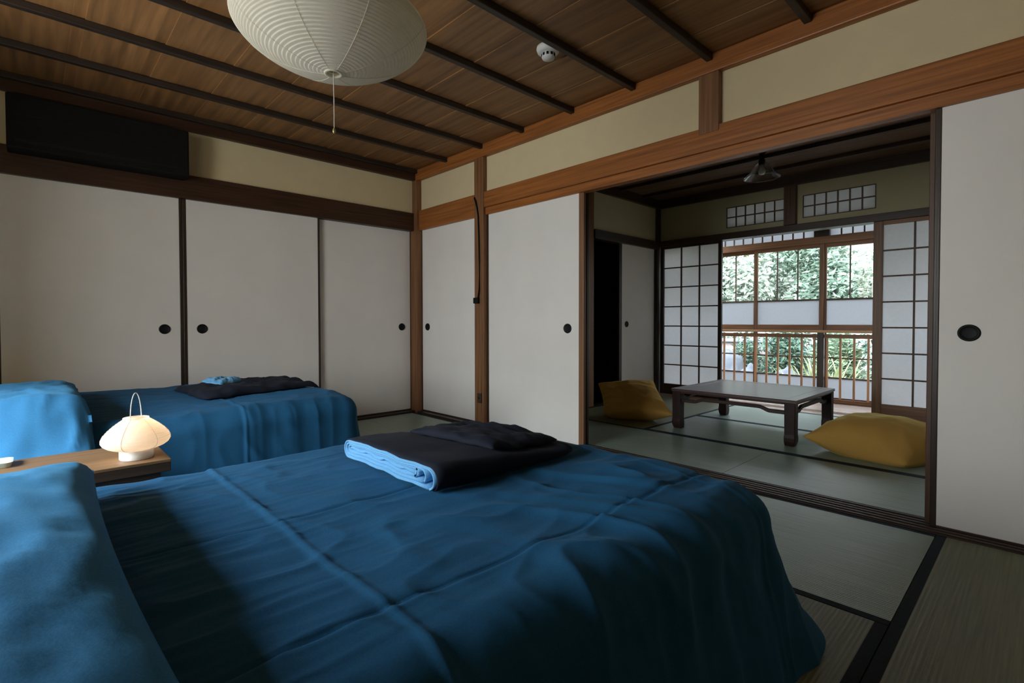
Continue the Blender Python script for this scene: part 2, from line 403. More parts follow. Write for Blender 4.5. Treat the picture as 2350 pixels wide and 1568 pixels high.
# ------------------------------------------------------------------ rush mats
def mat(x0, x1, y0, y1, long_, label, group):
    t = thing('tatami_mat', ((x0+x1)/2, (y0+y1)/2, -.012), label, 'tatami mat', group)
    w = .032
    g = .0015
    x0 += g; x1 -= g; y0 += g; y1 -= g
    if long_ == 'x':
        obj('rush_surface', box(x0, x1, y0+w, y1-w, -.012, 0), M['tat_x'], t)
        obj('border', box(x0, x1, y0, y0+w, -.012, .0008), M['border'], t)
        obj('border', box(x0, x1, y1-w, y1, -.012, .0008), M['border'], t)
    else:
        obj('rush_surface', box(x0+w, x1-w, y0, y1, -.012, 0), M['tat_y'], t)
        obj('border', box(x0, x0+w, y0, y1, -.012, .0008), M['border'], t)
        obj('border', box(x1-w, x1, y0, y1, -.012, .0008), M['border'], t)
    return t
G1 = 'tatami mats of the bedroom'; G2 = 'tatami mats of the second room'
mat(.06, 2.03, -1.0, -.076, 'x', 'tatami mat in the corner beyond the far bed', G1)
mat(2.03, 4.0, -1.0, -.076, 'x', 'tatami mat along the threshold at the foot of the near bed', G1)
mat(4.0, 4.94, -1.96, -.076, 'y', 'dim tatami mat in front of the bluish white right door', G1)
mat(3.02, 4.0, -2.96, -1.0, 'y', 'dark tatami mat beside the hanging side of the near bed', G1)
mat(1.04, 2.03, -2.96, -1.0, 'y', 'tatami mat in the gap between the two beds under the bench end', G1)
mat(2.03, 3.02, -2.96, -1.0, 'y', 'tatami mat under the near bed on the side of the bench', G1)
mat(1.06, 3.01, .096, .88, 'x', 'tatami mat just past the threshold below the left table legs', G2)
mat(3.01, 4.93, .096, .88, 'x', 'tatami mat just past the threshold in front of the right floor cushion', G2)
mat(1.06, 2.05, .88, 2.66, 'y', 'tatami mat under the left floor cushion', G2)
mat(2.05, 3.97, .88, 1.77, 'x', 'tatami mat in the middle under the low table', G2)
mat(2.05, 3.97, 1.77, 2.66, 'x', 'brightest tatami mat behind the table by the veranda', G2)

# ------------------------------------------------------------------ second room
FX = .99
struct('wall_west', box((FX-.09,FX,.09,2.87,1.87,2.4),(FX-.09,FX,.09,1.43,-.01,1.87)), M['plaster2'], 'dark plaster wall on the left of the second room', 'wall')
struct('trim_13', box(FX-.08, FX+.015, 1.43, 1.545, -.012, 2.272), M['post'], 'wall post beside the dark doorway of the second room', 'post', bevel=.003)
struct('trim_14', box(FX-.08, FX+.03, 1.5455, 2.79, 1.775, 1.87), M['dark_y'], 'lintel above the dark doorway of the second room', 'beam', bevel=.003)
struct('trim_15', box(FX-.09, FX+.03, 2.795, 2.93, -.012, 2.272), M['dark_z'], 'dark corner post of the second room left of the paper screens', 'post', bevel=.003)
fusuma(10, 'y', 2.045, 2.80, FX-.01, .004, 1.775, 'grey white door half closing the dark doorway', 2.196, sl=.055, sr=.01, hz=.86)
# recess behind the doorway; its lack of light is put into dark walls
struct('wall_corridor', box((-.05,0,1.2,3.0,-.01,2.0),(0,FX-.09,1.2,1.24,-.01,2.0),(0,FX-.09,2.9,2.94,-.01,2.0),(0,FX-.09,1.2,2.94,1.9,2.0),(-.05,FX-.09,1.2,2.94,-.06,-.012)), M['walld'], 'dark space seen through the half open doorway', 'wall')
SY = 2.87
struct('wall_screens', box((FX,1.83,SY,SY+.06,1.87,2.4),(1.83,2.44,SY,SY+.06,1.87,1.93),(1.83,2.44,SY,SY+.06,2.158,2.4),(2.44,2.60,SY,SY+.06,1.87,2.4),
        (2.60,3.212,SY,SY+.06,1.87,1.93),(2.60,3.212,SY,SY+.06,2.158,2.4),(3.212,XR,SY,SY+.06,1.87,2.4)), M['plaster2'],
       'olive plaster strip above the paper screens with two small transom windows', 'wall')
struct('trim_16', box(2.442, 2.552, SY-.06, SY, 1.872, 2.272), M['dark_post'], 'short shade-darkened post between the two transom windows', 'post', bevel=.003)
struct('trim_17', box(FX+.03, XR, SY-.05, SY+.09, 1.80, 1.87), M['dark_x'], 'dark lintel above the paper screens', 'beam', bevel=.003)
struct('trim_18', box(FX+.03, XR, .09, .135, 2.272, 2.375), M['dark_x'], 'ceiling cove of the second room on the side of the bedroom', 'cove')
struct('trim_19', box(FX+.03, XR, SY-.045, SY, 2.272, 2.375), M['dark_x'], 'ceiling cove of the second room above the transom windows', 'cove')
struct('trim_20', box(FX, FX+.045, .136, SY-.046, 2.2725, 2.375), M['dark_y'], 'ceiling cove along the dark left wall of the second room', 'cove')
bm = box(FX+.03, XR, 2.662, 2.925, -.012, .002)
for yy in (2.80, 2.84, 2.88):
    bx(bm, FX+.03, XR, yy, yy+.010, .002, .008)
struct('trim_21', bm, M['engawa'], 'grooved floor rail of the paper screens', 'threshold', bevel=.001)
# ceiling of second room
ce = thing('ceiling', (FX,.1,ZC), 'dark board ceiling of the second room', 'ceiling', kind='structure')
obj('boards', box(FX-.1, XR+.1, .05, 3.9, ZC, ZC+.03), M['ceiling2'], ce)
for i in range(6):
    yy = .12 + .465*i
    if i: obj('batten', box(FX+.045, XR, yy-.017, yy+.017, 2.338, 2.3725), M['dark_x'], ce, bevel=.003)

# shoji screens ------------------------------------------------------------------
def lattice(x0, x1, z0, z1, nx, nz, y, w=.009, d=.010):
    bm = bmesh.new()
    for i in range(1, nx):
        x = x0 + (x1-x0)*i/nx
        bx(bm, x-w/2, x+w/2, y-d, y, z0, z1)
    for j in range(1, nz):
        z = z0 + (z1-z0)*j/nz
        bx(bm, x0, x1, y-d-.001, y-.001, z-w/2, z+w/2)
    return bm

def shoji(n, x0, x1, z0, z1, y, label, px0, px1, pz0, pz1, nx, nz, sm='dark_z', rm='dark_x'):
    d = thing('door_%d' % n, (x0, y, z0), label, 'paper screen', kind='structure')
    obj('stile', box(x0, px0, y-.028, y+.006, z0, z1), M[sm], d, bevel=.003)
    obj('stile', box(px1, x1, y-.028, y+.006, z0, z1), M[sm], d, bevel=.003)
    obj('top_rail', box(px0, px1, y-.028, y+.006, pz1, z1), M[rm], d, bevel=.002)
    obj('bottom_rail', box(px0, px1, y-.028, y+.006, z0, pz0), M[rm], d, bevel=.002)
    obj('lattice', lattice(px0, px1, pz0, pz1, nx, nz, y-.002, .014, .016), M['lattice'], d)
    obj('paper', box(px0-.004, px1+.004, y-.001, y+.0005, pz0-.004, pz1+.004), M['shoji'], d)
    return d
shoji(11, 1.032, 1.792, .004, 1.80, SY, 'paper lattice screen left of the window opening', 1.075, 1.752, .132, 1.772, 3, 7)
shoji(12, 3.20, 4.03, .004, 1.80, SY, 'paper lattice screen right of the window opening', 3.272, 3.955, .13, 1.766, 3, 7, 'brown_z', 'brown_x')

def transom(n, x0, x1, z0, z1, label, nx, nz, y=SY+.01):
    w = thing('window_%d' % n, (x0, y, z0), label, 'transom window', kind='structure')
    e = .007
    obj('frame', box((x0,x0+e,y-.012,y+.012,z0,z1),(x1-e,x1,y-.012,y+.012,z0,z1),(x0+e,x1-e,y-.012,y+.012,z0,z0+e),(x0+e,x1-e,y-.012,y+.012,z1-e,z1)), M['lattice'], w)
    obj('lattice', lattice(x0+e, x1-e, z0+e, z1-e, nx, nz, y, .012, .012), M['lattice'], w)
    obj('paper', box(x0+.003, x1-.003, y+.0005, y+.002, z0+.003, z1-.003), M['shoji'], w)
transom(2, 1.831, 2.441, 1.931, 2.157, 'small papered transom window left of the short post', 6, 2)
transom(3, 2.601, 3.211, 1.931, 2.157, 'small papered transom window right of the short post', 6, 2)

# veranda: outer wall with glazed sashes --------------------------------------------
GY = 3.72
struct('wall_veranda', box((.3,4.95,GY-.04,GY+.06,2.22,2.4),(.25,.3,2.93,3.9,-.05,2.4),(.3,FX-.09,2.9,2.945,-.01,2.4)), M['plaster2'], 'narrow wall above the outer windows of the veranda', 'wall')
struct('trim_22', box(.3, 4.95, GY-.05, GY+.06, 1.765, 1.845), M['brown_x'], 'brown head rail between garden windows and the small upper panes', 'beam', bevel=.003)
struct('trim_23', box(2.478, 2.632, GY-.05, GY+.06, 1.8455, 2.22), M['dark_z'], 'dark stud between the two rows of small upper panes', 'post', bevel=.003)
struct('trim_24', box(.3, 4.95, GY-.06, GY+.08, -.06, .0), M['brown_x'], 'bottom track of the garden windows', 'threshold', bevel=.002)
def upper(n, x0, x1, nx, label):
    w = thing('window_%d' % n, (x0, GY, 1.846), label, 'window', kind='structure')
    obj('glazing_bars', lattice(x0, x1, 1.846, 2.22, nx, 2, GY, .013, .014), M['lattice'], w)
    obj('pane', box(x0, x1, GY+.001, GY+.004, 1.846, 2.219), M['frost'], w)
upper(4, 1.338, 2.4775, 10, 'row of small frosted panes above the left garden windows')
upper(5, 2.6325, 3.8, 11, 'row of small frosted panes above the right garden windows')
upper(6, .31, 1.3375, 9, 'row of small frosted panes behind the left paper screen')
def sash(n, x0, y, label):
    x1 = x0 + .757
    w = thing('window_%d' % n, (x0, y, 0), label, 'window', kind='structure')
    s = .044; d = .014
    a, b = x0+s, x1-s
    obj('stile', box(x0, a, y-d, y+d, .0, 1.765), M['brown_z'], w, bevel=.002)
    obj('stile', box(b, x1, y-d, y+d, .0, 1.765), M['brown_z'], w, bevel=.002)
    obj('rail', box((a,b,y-d,y+d,0,.032),(a,b,y-d,y+d,.775,.85),(a,b,y-d,y+d,1.722,1.765)), M['brown_x'], w, bevel=.002)
    obj('glazing_bars', box((a,b,y-.008,y+.008,.246,.262),(a,b,y-.008,y+.008,.470,.486),(a,b,y-.009,y+.009,1.127,1.145),
        (a+.2175,a+.2295,y-.008,y+.008,1.145,1.722),(a+.440,a+.452,y-.008,y+.008,1.145,1.722)), M['lattice'], w)
    obj('clear_pane', box((a,b,y-.0015,y+.0015,.262,.470),(a,b,y-.0015,y+.0015,.486,.775),(a,b,y-.0015,y+.0015,1.145,1.722)), M['glass'], w)
    obj('frosted_pane', box((a,b,y-.0015,y+.0015,.032,.246),(a,b,y-.0015,y+.0015,.85,1.127)), M['frost'], w)
sash(7, .362, 3.706, 'garden window hidden behind the left paper screen')
sash(8, 1.092, 3.738, 'leftmost garden window in view beside the left paper screen')
sash(9, 1.818, 3.706, 'middle garden window behind the railing')
sash(10, 2.552, 3.738, 'garden window in view beside the right paper screen')
sash(11, 3.282, 3.706, 'garden window behind the right paper screen')
sash(12, 4.015, 3.738, 'garden window at the far right end of the veranda')

# railing
RY = 3.61
rl = thing('balcony_railing', (2.4, RY, 0), 'brown wooden railing with thin balusters in front of the garden windows', 'railing')
obj('top_rail', box(.95, 4.2, RY-.028, RY+.028, .762, .79), M['rail'], rl, bevel=.006)
obj('under_rail', box(.95, 4.2, RY-.016, RY+.016, .703, .745), M['brown_x'], rl, bevel=.002)
obj('bottom_rail', box(.95, 4.2, RY-.018, RY+.018, -.012, .034), M['brown_x'], rl, bevel=.003)
for i in range(-3, 18):
    x = 1.494 + .1272*i
    if abs(x-2.577) < .05: continue
    obj('baluster', box(x-.010, x+.010, RY-.010, RY+.010, .03, .75), M['rail_z'], rl, bevel=.002)
for x in (1.0, 2.577, 4.15):
    obj('post', box(x-.032, x+.032, RY-.024, RY+.024, -.012, .765), M['dark_z'], rl, bevel=.003)

# ------------------------------------------------------------------ beds
def duvet(name, parent, x0, x1, y0, y1, zt, fx, fy, seed, pill, creases_x, crease_y, fold=1.0, r=.095):
    L = .155 + (zt - r)
    def prof(e, fl):
        if e <= .155:
            a = e/.155*PI/2
            return r*math.sin(a), -r*(1-math.cos(a))
        t = (e-.155)/(zt-r)
        return r + fl*t**1.35, -r - (zt-r-.002)*t
    na, nt_x, nt_y = 44, 210, 270
    U = [-L + L*i/na for i in range(na)] + [(x1-x0)*i/nt_x for i in range(nt_x)] + [(x1-x0) + L*i/na for i in range(na+1)]
    hd = -2.95 - y0
    V = [-L + L*i/8 for i in range(8)] + [hd*i/12 for i in range(12)] + [hd + (y1-y0-hd)*i/nt_y for i in range(nt_y)] + [(y1-y0) + L*i/na for i in range(na+1)]
    W, H = x1-x0, y1-y0
    bm = bmesh.new(); g = []
    for u in U:
        row = []
        for v in V:
            ex = -u if u < 0 else u-W if u > W else 0
            ey = -v if v < 0 else v-H if v > H else 0
            sx = -1 if u < 0 else 1; sy = -1 if v < 0 else 1
            bxp = x0 + min(max(u,0),W); byp = y0 + min(max(v,0),H)
            if ex == 0 and ey == 0:
                x, y, z = bxp, byp, zt; nx, ny, nz = 0, 0, 1
                q = 0
            else:
                e = max(ex, ey); th = (PI/4*ey/ex) if ex >= ey else (PI/2 - PI/4*ex/ey)
                cx, cy = math.cos(th), math.sin(th)
                fyy = fy if sy > 0 else .03
                o, dz = prof(e, fx*cx*cx + fyy*cy*cy)
                x = bxp + sx*cx*o; y = byp + sy*cy*o; z = zt + dz
                q = min(1, e/L)
                a = min(1, e/.155)*PI/2
                nx, ny, nz = sx*cx*math.sin(a), sy*cy*math.sin(a), math.cos(a)
            # --- puffiness, creases, wrinkles
            d = .012*fbm(x*1.7, y*1.7, seed) * (1 if q == 0 else 1-q*.5)
            d += .0030*fbm(x*6, y*4, seed+3, 3)
            top = 1 - q
            for c, amp in creases_x:
                cc = c + .006*noise.noise(Vector((y*2.2, c, 3)))
                d -= amp*math.exp(-((x-cc)/.0055)**2)*(top**.5) - amp*.4*math.exp(-((x-cc-.014)/.009)**2)*top
            for c, amp in crease_y:
                cc = c + .004*noise.noise(Vector((x*3, c, 5)))
                d += (amp*math.exp(-((y-cc)/.008)**2) - amp*.15*math.exp(-((y-cc+.018)/.010)**2))*(1 if q < .9 else (1-q)*10)
            # streaks running away from the pillow
            f = math.exp(-max(0, y-pill)/.40) * top
            d += .004*f*max(0, ridge(noise.noise(Vector((x*15, y*1.6, seed+8)))))**2
            d += .0022*f*max(0, ridge(noise.noise(Vector((x*34 + y*3, y*2.6, seed+9)))))**2
            # soft folds running out over the side edge
            w = min(1, max(0, (x-(x1-.62))/.40)) * (1-q*.55) * min(1, max(0, (y-pill-.25)/.35)) * fold
            d += .016*w*max(0, ridge(1.3*noise.noise(Vector((x*2.0 + y*1.2, y*7.5 - x*2.4, seed+15)))))**1.5
            w2 = min(1, max(0, (y-(y1-.35))/.3)) * (1-q)
            d += .006*w2*max(0, ridge(noise.noise(Vector((x*9, y*3, seed+21)))))
            d += .004*top*max(0, ridge(1.2*noise.noise(Vector((x*6-y*4, y*5+x*3, seed+27)))))**2
            # hanging folds of the sides
            if q > 0:
                per = x*1.0 + y*1.0
                hang = max(0, q-.22)/.78
                d += hang*(fold*.012*noise.noise(Vector((per*5.5, z*1.5, seed+30))) + fold*.007*noise.noise(Vector((per*13, z*2.5, seed+33))))
                d += fold*.007*math.sin(min(1,q)*PI)*max(0, ridge(noise.noise(Vector((per*8 + z*5, z*6, seed+40)))))
            x += nx*d; y += ny*d; z += nz*d
            z = max(z, .0015)
            row.append(bm.verts.new((x, y, z)))
        g.append(row)
    for i in range(len(U)-1):
        for j in range(len(V)-1):
            bm.faces.new((g[i][j], g[i+1][j], g[i+1][j+1], g[i][j+1]))
    return obj(name, bm, M['duvet'], parent, smooth=True)

b1 = thing('bed', (3.15, -2.4, 0), 'near low bed covered to the floor by a dark blue duvet', 'bed', 'pair of beds')
duvet('duvet', b1, 2.60, 3.72, -3.47, -1.455, .452, .075, .275, 3.1, -2.70, [(3.165,.005),(3.628,.005),(2.70,.003)], [(-2.42,.0045),(-1.475,.003)])
from mathutils.bvhtree import BVHTree
def bvh(o):
    me = o.data
    off = origin(o)
    return BVHTree.FromPolygons([v.co + off for v in me.vertices], [p.vertices[:] for p in me.polygons])
BV1 = bvh(b1.children[0])
b2 = thing('bed', (.85, -2.4, 0), 'far low bed with dark blue duvet standing along the closet doors', 'bed', 'pair of beds')
duvet('duvet', b2, .25, 1.46, -3.47, -1.50, .452, .035, .07, 11.7, -2.62, [(1.10,.003)], [(-2.03,.004)], .65)

BV2 = bvh(b2.children[0])
def rest(bm, bvs, ref=.4555, eps=.006):
    """let a soft thing follow the bedding (and the cloth) below it"""
    for v in bm.verts:
        hs = [b.ray_cast(Vector((v.co.x, v.co.y, 2)), Vector((0,0,-1)))[0] for b in bvs]
        hs = [h.z for h in hs if h is not None]
        if hs: v.co.z += max(hs) - ref + eps
def press(bm, bv, eps=.006):
    for v in bm.verts:
        if bv is BV2: eps = .014 + .35*max(0, min(v.co.x-1.38, .25))
        h = bv.ray_cast(Vector((v.co.x, v.co.y, 2)), Vector((0,0,-1)))[0]
        if h is not None and v.co.z < h.z + eps: v.co.z = h.z + eps
def pillow(name, c, hx, hy, h, tilt, label, group, seed, mat_, droop=None, wk=1.0):
    n = 44
    bm = bmesh.new(); top = []; bot = []
    for i in range(n+1):
        rt, rb = [], []
        for j in range(n+1):
            u = -1+2*i/n; v = -1+2*j/n
            uu = math.copysign(abs(u)**.8, u); vv = math.copysign(abs(v)**.8, v)
            t = max(0, (1-abs(uu)**4))**.5 * max(0, (1-abs(vv)**5))**.5
            x = uu*hx*(1-.06*(1-abs(vv)**2)*abs(uu)**2); y = vv*hy*(1-.05*(1-abs(uu)**2)*abs(vv)**2)
            wr = .012*fbm(x*4+seed, y*4, seed) + wk*.010*max(0, ridge(noise.noise(Vector((x*7, y*14+x*5, seed+5))))) * (1-t*.4)
            wr += .006*math.exp(-((x-.10*hx)/.012)**2)
            zt = h*t + wr*min(1, t*2.5); zb = -h*.55*t
            rt.append(bm.verts.new((x, y, zt)))
            rb.append(rt[-1] if i in (0, n) or j in (0, n) else bm.verts.new((x, y, zb)))
        top.append(rt); bot.append(rb)
    for i in range(n):
        for j in range(n):
            bm.faces.new((top[i][j], top[i+1][j], top[i+1][j+1], top[i][j+1]))
            bm.faces.new((bot[i][j], bot[i][j+1], bot[i+1][j+1], bot[i+1][j]))
    bmesh.ops.transform(bm, matrix=Matrix.Translation(c) @ Matrix.Rotation(tilt, 4, 'X'), verts=bm.verts)
    if droop:
        for v in bm.verts: v.co.z -= .85*max(0, v.co.x-droop)
    press(bm, BV1 if c[0] > 2 else BV2, .014)
    o = obj(name, bm, mat_, smooth=True, base=(c[0], c[1], c[2]-h*.4))
    return tag(o, label, 'pillow', group)
pillow('pillow', (3.19, -3.03, .492), .57, .335, .080, .05, 'blue pillow at the head of the near bed', 'bed pillows', 2.0, M['pillow'])
pillow('pillow', (1.13, -2.95, .490), .64, .335, .080, .06, 'blue pillow at the head of the far bed by the closet', 'bed pillows', 6.0, M['pillow'], 1.47, 1.9)

# ------------------------------------------------------------------ folded clothes
def ribbon(bm, pts, th, y0, y1, ny, wob):
    """a strip of cloth: polyline (x, z) extruded along y with thickness"""
    n = len(pts); rows = []
    for k in range(ny+1):
        y = y0 + (y1-y0)*k/ny
        a = []; b = []
        for i, (x, z) in enumerate(pts):
            x2, z2 = pts[min(i+1,n-1)]; x1, z1 = pts[max(i-1,0)]
            dx, dz = x2-x1, z2-z1; l = math.hypot(dx, dz) or 1
            nx, nz = -dz/l, dx/l
            w = wob(x, y, z)
            a.append(bm.verts.new((x+nx*th/2, y, z+nz*th/2 + w))); b.append(bm.verts.new((x-nx*th/2, y, z-nz*th/2 + w)))
        rows.append((a, b))
    for k in range(ny):
        (a, b), (c, d) = rows[k], rows[k+1]
        for i in range(n-1):
            bm.faces.new((a[i], a[i+1], c[i+1], c[i])); bm.faces.new((b[i+1], b[i], d[i], d[i+1]))
        bm.faces.new((a[0], c[0], d[0], b[0])); bm.faces.new((a[-1], b[-1], d[-1], c[-1]))
    for (a, b), s in ((rows[0], 1), (rows[-1], -1)):
        for i in range(n-1):
            f = (a[i], b[i], b[i+1], a[i+1])
            bm.faces.new(f if s > 0 else f[::-1])

def loop(cx, cz, w, h, n=10, open_=.0):
    """flattened loop in x-z: starts lower right, goes left along the bottom, round and back along the top"""
    r = h/2; pts = []
    x0, x1 = cx-w/2+r, cx+w/2-r
    for i in range(n): pts.append((x1 - (x1-x0)*i/n, cz-r))
    for i in range(n+1):
        a = -PI/2 - PI*i/n; pts.append((x0 + r*math.cos(a), cz + r*math.sin(a)))
    for i in range(1, n+1): pts.append((x0 + (x1-x0)*i/n, cz+r))
    for i in range(1, n+1):
        a = PI/2 - (PI*(1-open_))*i/n; pts.append((x1 + r*math.cos(a), cz + r*math.sin(a)))
    return pts

g1 = thing('folded_garment', (3.03, -1.82, .455), 'folded navy garment with window light coloured into its pale blue rolled end on the near bed', 'clothing', 'folded clothes on the beds')
wob = lambda x, y, z: .006*noise.noise(Vector((x*6, y*5, 1.0))) + .010*math.sin((x-2.78)*6.2)*0 + .004*noise.noise(Vector((x*14, y*9, 4.0))) - (z-.464)*.55*min(1,max(0,(y+2.0)/.4))
bm = bmesh.new()
ribbon(bm, loop(3.03, .493, .50, .058, 12, .1), .005, -2.085, -1.57, 22, wob)
rest(bm, [BV1], .4615)
ol = obj('outer_layer', bm, M['garment'], g1, smooth=True)
BVG = bvh(ol)
bm = bmesh.new()
ribbon(bm, loop(3.03, .493, .487, .050, 12, .05), .004, -2.092, -1.70, 16, wob)
ribbon(bm, loop(3.015, .494, .44, .034, 12, .2), .005, -2.090, -1.70, 16, wob)
ribbon(bm, loop(3.00, .495, .39, .020, 12, .3), .006, -2.086, -1.70, 16, wob)
ribbon(bm, [(3.18+.02*t, .478+.030*math.sin(t*2.4)) for t in [i/8 for i in range(9)]], .006, -2.086, -1.7, 8, wob)
ribbon(bm, [(2.80+.38*i/14, .494+.004*math.sin(i*1.7)) for i in range(15)], .007, -2.083, -1.70, 10, wob)
rest(bm, [BV1], .4615)
obj('inner_folds', bm, M['garment_in'], g1, smooth=True)
def heap(name, parent, cx, cy, hx, hy, base, h, seed, m, rot=0, ref=None):
    """crumpled thin garment lying flat: closed top and underside"""
    n = 40; bm = bmesh.new(); T = []; B = []
    for i in range(n+1):
        rt, rb = [], []
        for j in range(n+1):
            u = -1+2*i/n; v = -1+2*j/n
            e = 1 + .10*noise.noise(Vector((u*2, v*2, seed)))
            x = hx*u*e; y = hy*v*(1+.08*noise.noise(Vector((u*2.3, v*2, seed+9))))
            k = (max(0,1-abs(u)**5)*max(0,1-abs(v)**5))**.4
            z = h*k*(.72 + .55*max(0, ridge(noise.noise(Vector((u*1.6+v*.7, v*3.6, seed+2)))))*.6 + .25*noise.noise(Vector((u*3, v*3, seed))))
            c, s = math.cos(rot), math.sin(rot)
            px, py = cx + x*c - y*s, cy + x*s + y*c
            rt.append(bm.verts.new((px, py, base+max(z, .002)*(1 if k > 0 else 0))))
            rb.append(rt[-1] if i in (0,n) or j in (0,n) else bm.verts.new((px, py, base-.004)))
        T.append(rt); B.append(rb)
    for i in range(n):
        for j in range(n):
            bm.faces.new((T[i][j], T[i+1][j], T[i+1][j+1], T[i][j+1])); bm.faces.new((B[i][j], B[i][j+1], B[i+1][j+1], B[i+1][j]))
    rest(bm, [BV1, BVG] if cx > 2 else [BV2], ref or base-.004)
    return obj(name, bm, m, parent, smooth=True)
g2 = thing('folded_garment', (3.06, -1.68, .525), 'crumpled black navy garment lying over the folded one with pale rolled end', 'clothing', 'folded clothes on the beds')
heap('cloth', g2, 3.035, -1.74, .200, .145, .500, .030, 3.3, M['garment'], .06)
g3 = thing('folded_garment', (.80, -1.86, .46), 'flat dark navy garment with a pale blue collar on the far bed', 'clothing', 'folded clothes on the beds')
heap('cloth', g3, .80, -1.80, .27, .34, .462, .052, 9.1, M['garment'], .1)
heap('collar', g3, .72, -1.93, .075, .085, .500, .040, 5.5, M['garment_in'], .5, .4555)

# ------------------------------------------------------------------ bench between the beds with lamp and dish
be = thing('bench', (2.065, -3.0, 0), 'narrow oak bench used as bedside table between the beds', 'bench')
obj('top', box(1.89, 2.240, -3.55, -2.462, .409, .42), M['bench'], be, bevel=.002)
obj('edge', box(1.891, 2.239, -3.549, -2.463, .378, .4088), M['bench_edge'], be, bevel=.002)
obj('apron', box((2.205,2.226,-3.5,-2.51,.31,.3778),(1.905,1.926,-3.5,-2.51,.31,.3778)), M['bench_edge'], be)
for x in (1.91, 2.185):
    for yy in (-3.52, -2.53):
        obj('leg', box(x, x+.04, yy, yy+.04, .0015, .3778), M['bench_edge'], be, bevel=.003)

lx, ly, lz = 2.150, -2.548, .4203
lp = thing('table_lamp', (lx, ly, lz), 'small glowing paper lamp with wire handle on the bench end', 'lamp')
bm = bmesh.new(); lathe(bm, [(.047,0),(.049,.003),(.049,.030),(.044,.034),(.0,.034)][::1] if 0 else [(.047,.0),(.049,.003),(.049,.031),(.045,.034)], (lx,ly,lz), 48)
obj('base', bm, M['white'], lp, smooth=True)
sp = [(.050,.034),(.066,.037),(.081,.043),(.092,.051),(.0985,.062),(.0985,.072),(.093,.085),(.082,.099),(.067,.114),(.051,.127),(.037,.137),(.037,.142)]
fine = []
for i in range(len(sp)-1):
    for k in range(8):
        t = k/8; fine.append((sp[i][0]*(1-t)+sp[i+1][0]*t + .0006*math.sin((i*8+k)*PI/2), sp[i][1]*(1-t)+sp[i+1][1]*t))
fine.append(sp[-1])
def shell(prof, c, n, name, m, parent):
    bm = bmesh.new(); rings = [[bm.verts.new((c[0]+r*math.cos(2*PI*k/n), c[1]+r*math.sin(2*PI*k/n), c[2]+z)) for k in range(n)] for r, z in prof]
    for a, b in zip(rings, rings[1:]):
        for k in range(n): bm.faces.new((a[k], a[(k+1)%n], b[(k+1)%n], b[k]))
    return obj(name, bm, m, parent, smooth=True)
shade = shell(fine, (lx,ly,lz), 64, 'shade', M['lampshade'], lp)
bm = bmesh.new()
for k in range(6):
    a = 2*PI*k/6 + .5
    tube(bm, [(lx+(r+.0006)*math.cos(a), ly+(r+.0006)*math.sin(a), lz+z) for r, z in sp], .0007, 5)
obj('seam', bm, M['cordw'], shade)
bm = bmesh.new()
ha = math.atan2(.73, -.68)
tube(bm, [(lx+.033*math.cos(t)*.72*math.cos(ha), ly+.033*math.cos(t)*.72*math.sin(ha), lz+.138+.088*math.sin(t)) for t in [PI*i/20 for i in range(21)]], .0016, 8)
obj('handle', bm, M['white'], lp, smooth=True)
bm = bmesh.new(); lathe(bm, [(.0001,.034),(.010,.036),(.013,.055),(.010,.072),(.0001,.078)], (lx,ly,lz), 16)
obj('bulb', bm, M['bulb'], lp, smooth=True)

bm = bmesh.new()
def rrect(bm, x0, x1, y0, y1, z0, z1, r, n=6, flare=.0):
    rings = []
    for z, f in ((z0, 0), (z1, flare), (z1, flare-.004), (z0+(z1-z0)*.35, -.010)):
        ring = []
        for cx, cy, a0 in ((x1-r,y1-r,0),(x0+r,y1-r,PI/2),(x0+r,y0+r,PI),(x1-r,y0+r,1.5*PI)):
            for k in range(n+1):
                a = a0 + PI/2*k/n; ring.append(bm.verts.new((cx+(r+f)*math.cos(a), cy+(r+f)*math.sin(a), z)))
        rings.append(ring)
    for a, b in zip(rings, rings[1:]):
        for k in range(len(a)): bm.faces.new((a[k], a[(k+1)%len(a)], b[(k+1)%len(a)], b[k]))
    bm.faces.new(rings[0][::-1]); bm.faces.new(rings[-1])
rrect(bm, 1.915, 2.005, -3.06, -2.862, .4203, .4365, .014, flare=.006)
tag(obj('small_tray', bm, M['tray'], smooth=False, base=(1.96,-2.95,.4203)), 'pale green shallow dish at the left edge of the bench', 'tray')

# ------------------------------------------------------------------ big paper lantern
cx, cy, zb = 2.641, -2.052, 1.727
lt = thing('pendant_lantern', (cx, cy, ZC-.03), 'large round white paper lantern hanging from the bedroom ceiling', 'lantern')
a_, c_, n_ = .310, .150, 1.58
prof = []
NR = 66
for i in range(NR*6+1):
    t = -1 + 2*i/(NR*6)
    ph = PI/2*t
    ph = math.copysign(abs(t)**1.0, t)*PI/2
    rr = a_*abs(math.cos(ph))**(2/n_); zz = zb + c_ + c_*math.copysign(abs(math.sin(ph))**(2/n_), ph)
    if rr < .027: continue
    prof.append((rr + .0022*math.cos(i*PI/3), zz))
sh = shell([(r, z) for r, z in prof], (cx,cy,0), 120, 'paper_shade', M['washi'], lt)
bm = bmesh.new(); zlow = prof[0][1]; ztop = prof[-1][1]
lathe(bm, [(.022,zlow-.004),(.030,zlow-.004),(.031,zlow+.006),(.022,zlow+.006)], (cx,cy,0), 32, close=True)
obj('ring', bm, M['washi'], lt, smooth=True)
bm = bmesh.new()
lathe(bm, [(.022,ztop-.006),(.030,ztop-.006),(.031,ztop+.004),(.022,ztop+.004)], (cx,cy,0), 32, close=True)
obj('ring', bm, M['washi'], lt, smooth=True)
bm = bmesh.new(); lathe(bm, [(.0001,zlow+.012),(.024,zlow+.012),(.024,zlow+.016),(.0001,zlow+.016)], (cx,cy,0), 32)
obj('socket_plate', bm, M['brass'], lt)
bm = bmesh.new()
